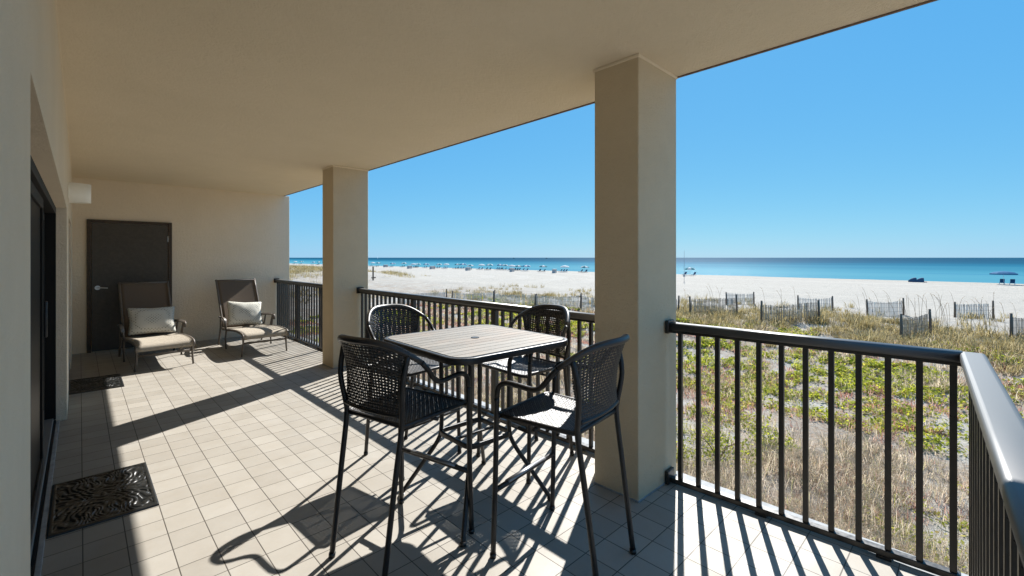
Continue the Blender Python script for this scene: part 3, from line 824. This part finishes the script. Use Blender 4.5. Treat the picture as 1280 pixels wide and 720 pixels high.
def beach_chair(loc, rz, label, white=True, group=None):
    t = thing('beach_chair', loc, label, 'beach chair', rz, group)
    b = MB()
    for s in (-1, 1):
        b.box(s * .31 - .025, -.75, 0, s * .31 + .025, -.69, .3); b.box(s * .31 - .025, .45, 0, s * .31 + .025, .51, .3)
        b.box(s * .31 - .02, -.8, .27, s * .31 + .02, .55, .33)
        b.box(s * .31 - .02, .0, 0, s * .31 + .02, .05, .92, mat=Matrix.Translation((0, .2, .28)) @ Matrix.Rotation(R(-38), 4, 'X'))
    b.build('frame', M['boat_white'] if white else M['boat_dark'], t)
    b = MB(); b.box(-.29, -.78, .331, .29, .2, .37, .01); b.box(-.29, .0, 0, .29, .03, .92, .01, mat=Matrix.Translation((0, .2, .30)) @ Matrix.Rotation(R(-38), 4, 'X'))
    b.build('sling', M['chair_blue'], t)
    return t
umbrella(place(124.5, -3.5), 'large blue beach umbrella by the water at the far right', ['canopy_blue'], 2.5, 1.9)
beach_chair(place(124.2, -3.3), R(-95), 'left of two navy beach chairs under the large blue umbrella', True, 'beach chairs by the water')
beach_chair(place(124.2, -4.6), R(-95), 'right of two navy beach chairs under the large blue umbrella', True, 'beach chairs by the water')
# two rounded folding shelters
def shelter(loc, label):
    t = thing('beach_shelter', loc, label, 'shelter', R(20), 'dark rounded beach shelters')
    b = MB(); n_ = 10
    g_ = [[b.bm.verts.new((.52 * math.cos(math.pi * k / n_) * f, -.5 + .4 * j, .95 * math.sin(math.pi * k / n_) * f)) for k in range(n_ + 1)] for j, f in enumerate((1.0, .95, .75, .4))]
    for j in range(3):
        for k in range(n_): b.face((g_[j][k], g_[j][k + 1], g_[j + 1][k + 1], g_[j + 1][k]), True)
    b.build('canopy', M['chair_blue'], t)
    b = MB(); b.box(-.4, -1.0, .0, .4, .4, .12, .03); b.build('mat', M['boat_dark'], t)
shelter(place(123.3, 9.1), 'left of two dark rounded shelters at the waterline right of centre')
shelter(place(123.3, 8.0), 'right of two dark rounded shelters at the waterline right of centre')
umbrella(place(122.6, 55.6), 'white and teal striped umbrella just right of the near column', ['canopy_teal', 'canopy_white'], 2.3, 1.4)
beach_chair(place(121.9, 56.8), R(-100), 'left of two chairs under the striped umbrella just right of the near column', True, 'beach chairs by the water')
beach_chair(place(121.9, 54.2), R(-100), 'right of two chairs under the striped umbrella just right of the near column', True, 'beach chairs by the water')
# tall thin pole with a wind sock ring
t = thing('flag_pole', place(87.4, 40.8), 'tall thin pole standing on the sand just right of the near column', 'pole')
b = MB(); b.tube([(0, 0, -.5), (0, 0, 2.4), (.05, 0, 6.4)], lambda i: .05 - .012 * i, 8); b.build('shaft', M['box_grey'], t)
b = MB(); b.box(-.16, -.16, 1.1, .16, .16, 1.55, .02); b.build('marker_box', M['box_grey'], t)
# sign post by the far dune
t = thing('beach_sign', place(34.5, 68.5), 'wooden post with crosspieces on the sand beside the far dune', 'sign', R(20))
b = MB(); b.box(-.09, -.09, -.4, .09, .09, 2.3, .01); b.build('post', M['fence_post'], t)
b = MB(); b.box(-.5, -.12, .35, .5, -.092, .55, .01); b.build('crosspiece', M['fence_post'], t)
# row along the waterline, seen through the left and middle bays (from left to right)
def ray_at(xpix, X):
    l = (xpix - 640) / 560.; s_, c_ = math.sin(R(43.958)), math.cos(R(43.958))
    return X * (c_ - l * s_) / (s_ + l * c_)
UX = [369, 377, 392, 399, 466, 473, 491, 505, 517, 522, 533, 549, 558, 572, 579, 588, 602, 612, 625, 631, 640, 648, 658, 679, 706, 731]
for k, px in enumerate(UX):
    X = 121 + random.uniform(-3, 3)
    Y = ray_at(px, X)
    kind = [['canopy_teal', 'canopy_white'], ['canopy_white', 'canopy_blue'], ['canopy_teal', 'canopy_white'], ['canopy_white']][(k * 7 + 3) % 4]
    num = ords[k] if k < 20 else 'twenty-' + ords[k - 20]
    nm = {'canopy_teal': 'teal and white', 'canopy_blue': 'blue', 'canopy_white': 'white'}[kind[0]]
    if kind == ['canopy_white', 'canopy_blue']: nm = 'white and blue'
    umbrella(place(X, Y), 'small %s umbrella, %s from the left in the distant waterline row' % (nm, num), kind, random.uniform(2.1, 2.5), random.uniform(1.3, 1.6), 'distant umbrellas along the waterline')
    for s in ((-1.0, 1.0) if k % 3 else (-1.2, 0, 1.2)):
        beach_chair(place(X - 1.0, Y + s), R(-100 + random.uniform(-15, 15)), 'beach chair beside the %s umbrella from the left in the distant row' % num, k % 2 == 0, 'chairs beside the %s distant umbrella' % num)
BX = [(482, 115.4), (512, 107.9), (540, 110.4), (585, 108.0), (640, 110.6), (693, 111.2)]
for k, (px, X) in enumerate(BX):
    Y = ray_at(px, X); x, y, z = place(X, Y)
    t = thing('storage_box', (x, y, z), 'grey beach storage box on the sand, %s from the left' % ords[k], 'storage box', R(30), 'grey storage boxes on the beach')
    b = MB(); b.box(-1.45, -.5, 0, 1.45, .5, 1.2, .02); b.build('bin', M['box_grey'], t)
    b = MB(); b.box(-1.5, -.55, 1.202, 1.5, .55, 1.32, .02); b.build('lid', M['canopy_white'], t)
    b = MB()
    for x_ in (-.8, 0, .8): b.box(x_ - .03, -.52, .03, x_ + .03, -.501, 1.17)
    b.build('batten', M['box_grey'], t)
# person by the third storage box
def person(loc, rz, label):
    b = bmesh.new(); sk = [(0, 0, .92, .13), (0, 0, 1.15, .13), (0, 0, 1.40, .15), (0, 0, 1.50, .06), (0, -.01, 1.60, .09), (0, -.01, 1.70, .085),
        (.1, 0, .86, .085), (.12, -.04, .48, .058), (.13, .08, .06, .04), (.13, -.06, .03, .035), (-.1, 0, .86, .085), (-.11, .04, .48, .058), (-.12, .14, .08, .04), (-.12, .0, .03, .035),
        (.2, 0, 1.42, .055), (.27, .03, 1.14, .042), (.26, -.10, .92, .032), (.26, -.16, .84, .03), (-.2, 0, 1.42, .055), (-.27, -.02, 1.14, .042), (-.27, -.08, .92, .032), (-.27, -.12, .84, .03)]
    lay = b.verts.layers.skin.verify()
    vs_ = [b.verts.new(v[:3]) for v in sk]
    for i, j in ((0, 1), (1, 2), (2, 3), (3, 4), (4, 5), (0, 6), (6, 7), (7, 8), (8, 9), (0, 10), (10, 11), (11, 12), (12, 13), (2, 14), (14, 15), (15, 16), (16, 17), (2, 18), (18, 19), (19, 20), (20, 21)):
        b.edges.new((vs_[i], vs_[j]))
    me = bpy.data.meshes.new('person')
    for v, d_ in zip(vs_, sk): v[lay].radius = (d_[3], d_[3])
    vs_[0][lay].use_root = True
    b.to_mesh(me); b.free()
    o = bpy.data.objects.new('person', me); col.objects.link(o); me.materials.append(M['skin'])
    o.modifiers.new('s', 'SKIN').use_smooth_shade = True; o.modifiers.new('d', 'SUBSURF').levels = 1
    o.location = loc; o.rotation_euler = (0, 0, rz)
    tag(o, label, 'person')
    q_ = MB(); q_.tube([(0, 0, .78), (0, 0, .9), (0, 0, .98)], lambda i: (.2, .19, .165)[i], 12); q_.build('shorts', M['swim'], o)
    return o
person(place(109, ray_at(543.5, 109)), R(40), 'person in dark shorts standing beside the third grey storage box')
# boats
def sailboat(x, y, label):
    t = thing('sailboat', (x, y, SEA_Z), label, 'sailboat', R(60))
    b = MB(); rs = []
    for xx, hw_, zb in ((-4, .9, .1), (-2, 1.3, -.2), (1, 1.2, -.2), (3.5, .5, 0), (4.6, .05, .5)):
        rs.append([b.bm.verts.new(v) for v in ((xx, -hw_, 1.0), (xx, -hw_ * .6, zb), (xx, hw_ * .6, zb), (xx, hw_, 1.0))])
    for i in range(4):
        for k in range(4): b.face((rs[i][k], rs[i][(k + 1) % 4], rs[i + 1][(k + 1) % 4], rs[i + 1][k]))
    b.face(rs[0]); b.build('hull', M['boat_white'], t)
    b = MB(); b.cyl((.6, 0, .9), (.6, 0, 13), .08, 6); b.build('mast', M['boat_white'], t)
    b = MB(); v = [b.bm.verts.new(p) for p in ((.45, .03, 1.8), (-3.8, .35, 1.9), (.45, .03, 12.8))]; b.face(v); v = [b.bm.verts.new(p) for p in ((.8, .03, 11.6), (4.4, .05, 1.3), (1.2, .4, 1.6))]; b.face(v); b.build('sail', M['boat_white'], t)
sailboat(900, ray_at(472, 900), 'white sailboat far out on the horizon right of the far column')
def motorboat(x, y, label):
    t = thing('motor_boat', (x, y, SEA_Z), label, 'motor boat', R(100), 'motor boats on the horizon')
    b = MB(); rs = []
    for xx, hw_, zb in ((-6, 1.6, .0), (0, 1.9, -.2), (4, 1.1, .2), (7, .1, 1.2)):
        rs.append([b.bm.verts.new(v) for v in ((xx, -hw_, 1.9), (xx, -hw_ * .6, zb), (xx, hw_ * .6, zb), (xx, hw_, 1.9))])
    for i in range(3):
        for k in range(4): b.face((rs[i][k], rs[i][(k + 1) % 4], rs[i + 1][(k + 1) % 4], rs[i + 1][k]))
    b.face(rs[0]); b.build('hull', M['boat_dark'], t)
    b = MB(); b.box(-3, -1.2, 1.9, 2, 1.2, 3.6, .2); b.box(-1.5, -.9, 3.6, 1, .9, 5.0, .2); b.build('cabin', M['boat_dark'], t)
motorboat(1900, ray_at(642, 1900), 'tiny dark motor boat on the horizon left of the near column')
motorboat(1900, ray_at(683, 1900), 'tiny dark motor boat on the horizon nearest the near column')

# ================================================================== VEGETATION
def blades(P, az, h, lean, wid, curve=1.0):
    """numpy blades: 5 verts each (quad + tip triangle)"""
    n_ = len(P); dx = np.cos(az); dy = np.sin(az); px = -dy; py = dx
    V = np.zeros((n_, 5, 3), np.float32)
    mz = h * .58; mo = lean * h * .32; to = lean * h * curve
    tz = h * np.sqrt(np.clip(1 - (lean * .75) ** 2, .12, 1))
    for k, (f, o_, z_) in enumerate(((.5, 0, -.02), (-.5, 0, -.02), (.42, mo, mz * np.sqrt(np.clip(1 - (lean * .4) ** 2, .2, 1))), (-.42, mo, mz * np.sqrt(np.clip(1 - (lean * .4) ** 2, .2, 1))), (0, to, tz))):
        V[:, k, 0] = P[:, 0] + px * wid * f + dx * o_; V[:, k, 1] = P[:, 1] + py * wid * f + dy * o_; V[:, k, 2] = P[:, 2] + z_
    b_ = np.arange(n_)[:, None] * 5
    return V.reshape(-1, 3), b_ + np.array([0, 1, 3, 2]), b_ + np.array([2, 3, 4])
def in_view(x, y, margin=3.0):
    s_, c_ = math.sin(R(43.958)), math.cos(R(43.958))
    d = x * s_ + y * c_; l = x * c_ - y * s_
    return (d > .5) & (np.abs(l) < d * 1.18 + margin)
def scatter(n_, x0, x1, y0, y1, dens):
    x = rng.uniform(x0, x1, n_); y = rng.uniform(y0, y1, n_)
    k = in_view(x, y); x, y = x[k], y[k]
    k = rng.random(len(x)) < dens(x, y); return x[k], y[k]
def clumps(n_, region, dens, nb, spread, hr, lean_r, wid, name, mat, curve=1.0):
    x, y = scatter(n_, *region, dens)
    m_ = len(x); cs = rng.uniform(.5, 1.6, m_)
    X = np.repeat(x, nb); Y = np.repeat(y, nb); S_ = np.repeat(cs, nb); N_ = len(X)
    a = rng.uniform(0, 2 * np.pi, N_); rr = spread * np.sqrt(rng.random(N_)) * S_
    X = X + rr * np.cos(a); Y = Y + rr * np.sin(a)
    Z = height(X, Y)
    P = np.stack([X, Y, Z], 1)
    az = a + rng.normal(0, .8, N_)
    h = rng.uniform(hr[0], hr[1], N_) * S_
    dist_ = np.sqrt(X ** 2 + Y ** 2)
    w_ = wid * rng.uniform(.7, 1.3, N_) * np.clip(dist_ / 12, .8, 2.6)
    V, F4, F3 = blades(P, az, h, rng.uniform(lean_r[0], lean_r[1], N_), w_, curve)
    o = mesh_np(name, V, F4, F3, mat)
    tag(o, kind='stuff'); return o, N_
nA = lambda x, y: fbm(x / 1.7 + 20, y / 1.9 + 7)       # patch maps
nB = lambda x, y: fbm(x / 1.4 + 60, y / 1.8 + 33)
nC = lambda x, y: fbm(x / 1.9 + 90, y / 2.3 + 51)
nearw = lambda x: 1 - sstep(23, 30, x)
cnt = []
gap = lambda x, y: sstep(.40, .48, fbm(x / .9 + 31, y / 1.3 + 77, 4))
d_dry = lambda x, y: nearw(x) * (.12 + .88 * gap(x, y)) * np.clip(.14 + 1.1 * sstep(.46, .60, nA(x, y)) + .35 * (1 - sstep(6, 11, x)), 0, 1) * sstep(3.2, 3.6, x)
o, k = clumps(13000, (3.2, 13, -3, 17), d_dry, 16, .14, (.14, .42), (.5, 1.3), .0085, 'dry_grass', M['dry']); cnt.append(k)
o, k = clumps(12000, (13, 27, -8, 36), d_dry, 12, .15, (.10, .30), (.35, 1.1), .007, 'dry_grass', M['dry']); cnt.append(k)
d_red = lambda x, y: nearw(x) * (.2 + .8 * gap(x, y)) * sstep(.44, .51, nB(x, y)) * sstep(3.4, 4.5, x)
o, k = clumps(13000, (3.4, 26, -6, 34), d_red, 18, .17, (.06, .18), (.3, 1.2), .009, 'russet_weeds', M['red']); cnt.append(k)
def leaves(n_, region, dens, nb, spread, hz, size, name, mat):
    x, y = scatter(n_, *region, dens); m_ = len(x)
    X = np.repeat(x, nb); Y = np.repeat(y, nb); N_ = len(X)
    a = rng.uniform(0, 6.283, N_); rr = spread * np.sqrt(rng.random(N_)); X = X + rr * np.cos(a); Y = Y + rr * np.sin(a)
    Z = height(X, Y) + rng.uniform(hz[0], hz[1], N_)
    s_ = size * rng.uniform(.6, 1.4, N_) * np.clip(np.sqrt(X ** 2 + Y ** 2) / 14, .8, 2)
    th = rng.uniform(0, 6.283, N_); tl = rng.uniform(-.9, .9, N_); t2 = rng.uniform(-.6, .6, N_)
    ux = np.stack([np.cos(th) * np.cos(tl), np.sin(th) * np.cos(tl), np.sin(tl)], 1)
    vx = np.stack([-np.sin(th) * np.cos(t2), np.cos(th) * np.cos(t2), np.sin(t2)], 1)
    C_ = np.stack([X, Y, Z], 1); V = np.zeros((N_, 4, 3), np.float32)
    V[:, 0] = C_ - ux * s_[:, None]; V[:, 1] = C_ + vx * (s_ * .55)[:, None]; V[:, 2] = C_ + ux * s_[:, None]; V[:, 3] = C_ - vx * (s_ * .55)[:, None]
    F4 = np.arange(N_)[:, None] * 4 + np.array([0, 1, 2, 3])
    o = mesh_np(name, V.reshape(-1, 3), F4, [], mat); tag(o, kind='stuff'); return o, N_
d_grn = lambda x, y: nearw(x) * (.1 + .9 * gap(x, y)) * sstep(.52, .59, nC(x, y) + .13 * sstep(9, 15, x) * (1 - sstep(4, 10, y)) + .03) * sstep(4, 6, x)
o, k = leaves(12000, (4, 27, -8, 34), d_grn, 22, .22, (.01, .15), .044, 'green_ground_cover', M['green']); cnt.append(k)
o, k = clumps(2600, (4, 27, -8, 34), d_grn, 12, .16, (.12, .30), (.2, .9), .007, 'green_grass', M['green']); cnt.append(k)
tus = lambda x, y: .5 * sstep(.45, .6, fbm(x / 4 + 55, y / 4 + 12)) * nearw(x) * sstep(6, 9, x)
o, k = clumps(420, (6, 27, -9, 32), tus, 130, .26, (.16, .40), (.3, 1.3), .008, 'round_tussocks', M['dry']); cnt.append(k)
o, k = clumps(300, (22, 34, -11, 34), lambda x, y: .6 + 0 * x - .4 * sstep(14, 18, y), 170, .40, (.22, .50), (.4, 1.35), .009, 'round_dune_tussocks', M['olive']); cnt.append(k)
band = lambda x, y: sstep(23, 25.5, x + (fbm(y / 3, x * .1) - .5) * 4) * (1 - sstep(30.5, 33.5, x)) * (1 - .85 * sstep(14.5, 17.5, y))
o, k = clumps(2600, (22, 35, -10, 40), lambda x, y: band(x, y) * np.clip(.25 + 1.3 * sstep(.42, .6, fbm(x / 2 + 3, y / 2 + 71)), 0, 1), 44, .34, (.20, .52), (.3, 1.25), .008, 'dune_grass', M['olive']); cnt.append(k)
o, k = clumps(900, (31, 44, -12, 45), lambda x, y: .55 * sstep(.45, .62, fbm(x / 2.4 + 13, y / 2.4 + 7)), 26, .22, (.18, .5), (.25, 1.1), .008, 'sparse_dune_grass', M['olive']); cnt.append(k)
farz = lambda x, y: sstep(74, 90, y) * (1 - sstep(46, 58, x + (fbm(x / 15, y / 15) - .5) * 18)) * sstep(.36, .52, fbm(x / 7 + 5, y / 7 + 2))
o, k = clumps(9000, (5, 64, 70, 230), farz, 22, 1.0, (.3, .75), (.3, 1.1), .014, 'far_dune_grass', M['olive']); cnt.append(k)
o, k = clumps(700, (9, 24, 40, 80), lambda x, y: .8 * sstep(.45, .6, fbm(x / 3, y / 3)), 26, .5, (.25, .6), (.3, 1.1), .012, 'dune_edge_grass', M['olive'])
# sea oats: tall bowed stalks with drooping seed heads
def sea_oats(pts, name, label):
    bm = MB()
    for (x, y) in pts:
        z = float(height(x, y)); h = random.uniform(1.1, 1.75); a = random.uniform(0, 6.28) if random.random() < .4 else random.gauss(2.2, .5); l = random.uniform(.05, .5)
        dx, dy = math.cos(a), math.sin(a)
        P = crom([(x, y, z - .05), (x + dx * l * .3, y + dy * l * .3, z + h * .45), (x + dx * l * .62, y + dy * l * .62, z + h * .8), (x + dx * l, y + dy * l, z + h)], 3)
        bm.tube(P, .0065, 4)
        e = P[-1]; dn = (P[-1] - P[-3]).normalized()
        for k in range(9):
            t_ = k / 8; c_ = e + dn * (.26 * t_) + Vector((dx * .10 * t_ * t_, dy * .10 * t_ * t_, -.05 * t_ * t_))
            s_ = .036 * (1 - .5 * t_)
            u = Vector((random.uniform(-1, 1), random.uniform(-1, 1), random.uniform(-1.2, .2))).normalized() * s_; v = Vector((random.uniform(-1, 1), random.uniform(-1, 1), random.uniform(-1, 1))).normalized() * s_ * .45
            bm.face([bm.bm.verts.new(c_ + q_) for q_ in (u, v, -u, -v)])
    o = bm.build(name, M['oat']); tag(o, kind='stuff'); return o
pts = [(random.gauss(34.5, 2.6), random.gauss(1.3, 1.9)) for _ in range(44)] + [(random.gauss(35.5, 2), random.gauss(-2.6, 1.4)) for _ in range(22)]
pts += [(random.gauss(31, 2), random.gauss(13.2, .5)) for _ in range(7)] + [(random.gauss(36, 3), random.uniform(3, 11)) for _ in range(8)] + [(27.5, 15.2), (29, 18.2), (29.5, 17.9), (28.8, 21.4)]
sea_oats(pts, 'sea_oats', '')
# bright green shrubs in front of the short railing
def shrub(x, y, r, h, label):
    z = float(height(x, y)); t = thing('green_shrub', (x, y, z), label, 'shrub', 0, 'green shrubs among the dry grass')
    n_ = int(520 * r / .5)
    P = rng.normal(0, 1, (n_, 3)); P /= np.linalg.norm(P, axis=1)[:, None]
    P *= (rng.random((n_, 1)) ** .4); P[:, 2] = np.abs(P[:, 2])
    lump = .7 + .6 * vnoise(P[:, 0] * 2.2 + x, P[:, 1] * 2.2 + P[:, 2] * 2 + y)
    P = P * lump[:, None] * np.array([r, r, h])
    s_ = rng.uniform(.02, .045, n_); th = rng.uniform(0, 6.283, n_); tl = rng.uniform(-1, 1, n_); t2 = rng.uniform(-.7, .7, n_)
    ux = np.stack([np.cos(th) * np.cos(tl), np.sin(th) * np.cos(tl), np.sin(tl)], 1); vx = np.stack([-np.sin(th) * np.cos(t2), np.cos(th) * np.cos(t2), np.sin(t2)], 1)
    V = np.stack([P - ux * s_[:, None], P + vx * (s_ * .6)[:, None], P + ux * s_[:, None], P - vx * (s_ * .6)[:, None]], 1)
    mesh_np('foliage', V.reshape(-1, 3), np.arange(n_)[:, None] * 4 + np.array([0, 1, 2, 3]), [], M['green'], t)
    b = MB()
    for k in range(9):
        a = random.uniform(0, 6.28); b.tube([(0, 0, -.05), (r * .35 * math.cos(a), r * .35 * math.sin(a), h * .45), (r * .7 * math.cos(a + .3), r * .7 * math.sin(a + .3), h * .75)], lambda i: .008 - .002 * i, 5)
    b.build('stem', M['fence_post'], t)
shrub(10.2, 3.95, .80, .75, 'bright green leafy shrub left of centre behind the short railing')
shrub(11.4, 3.2, .50, .42, 'smaller bright green shrub right of the leafy shrub behind the short railing')
shrub(9.2, 4.5, .55, .48, 'low green shrub closest to the short railing below the leafy shrub')
print('blades', cnt, sum(cnt))
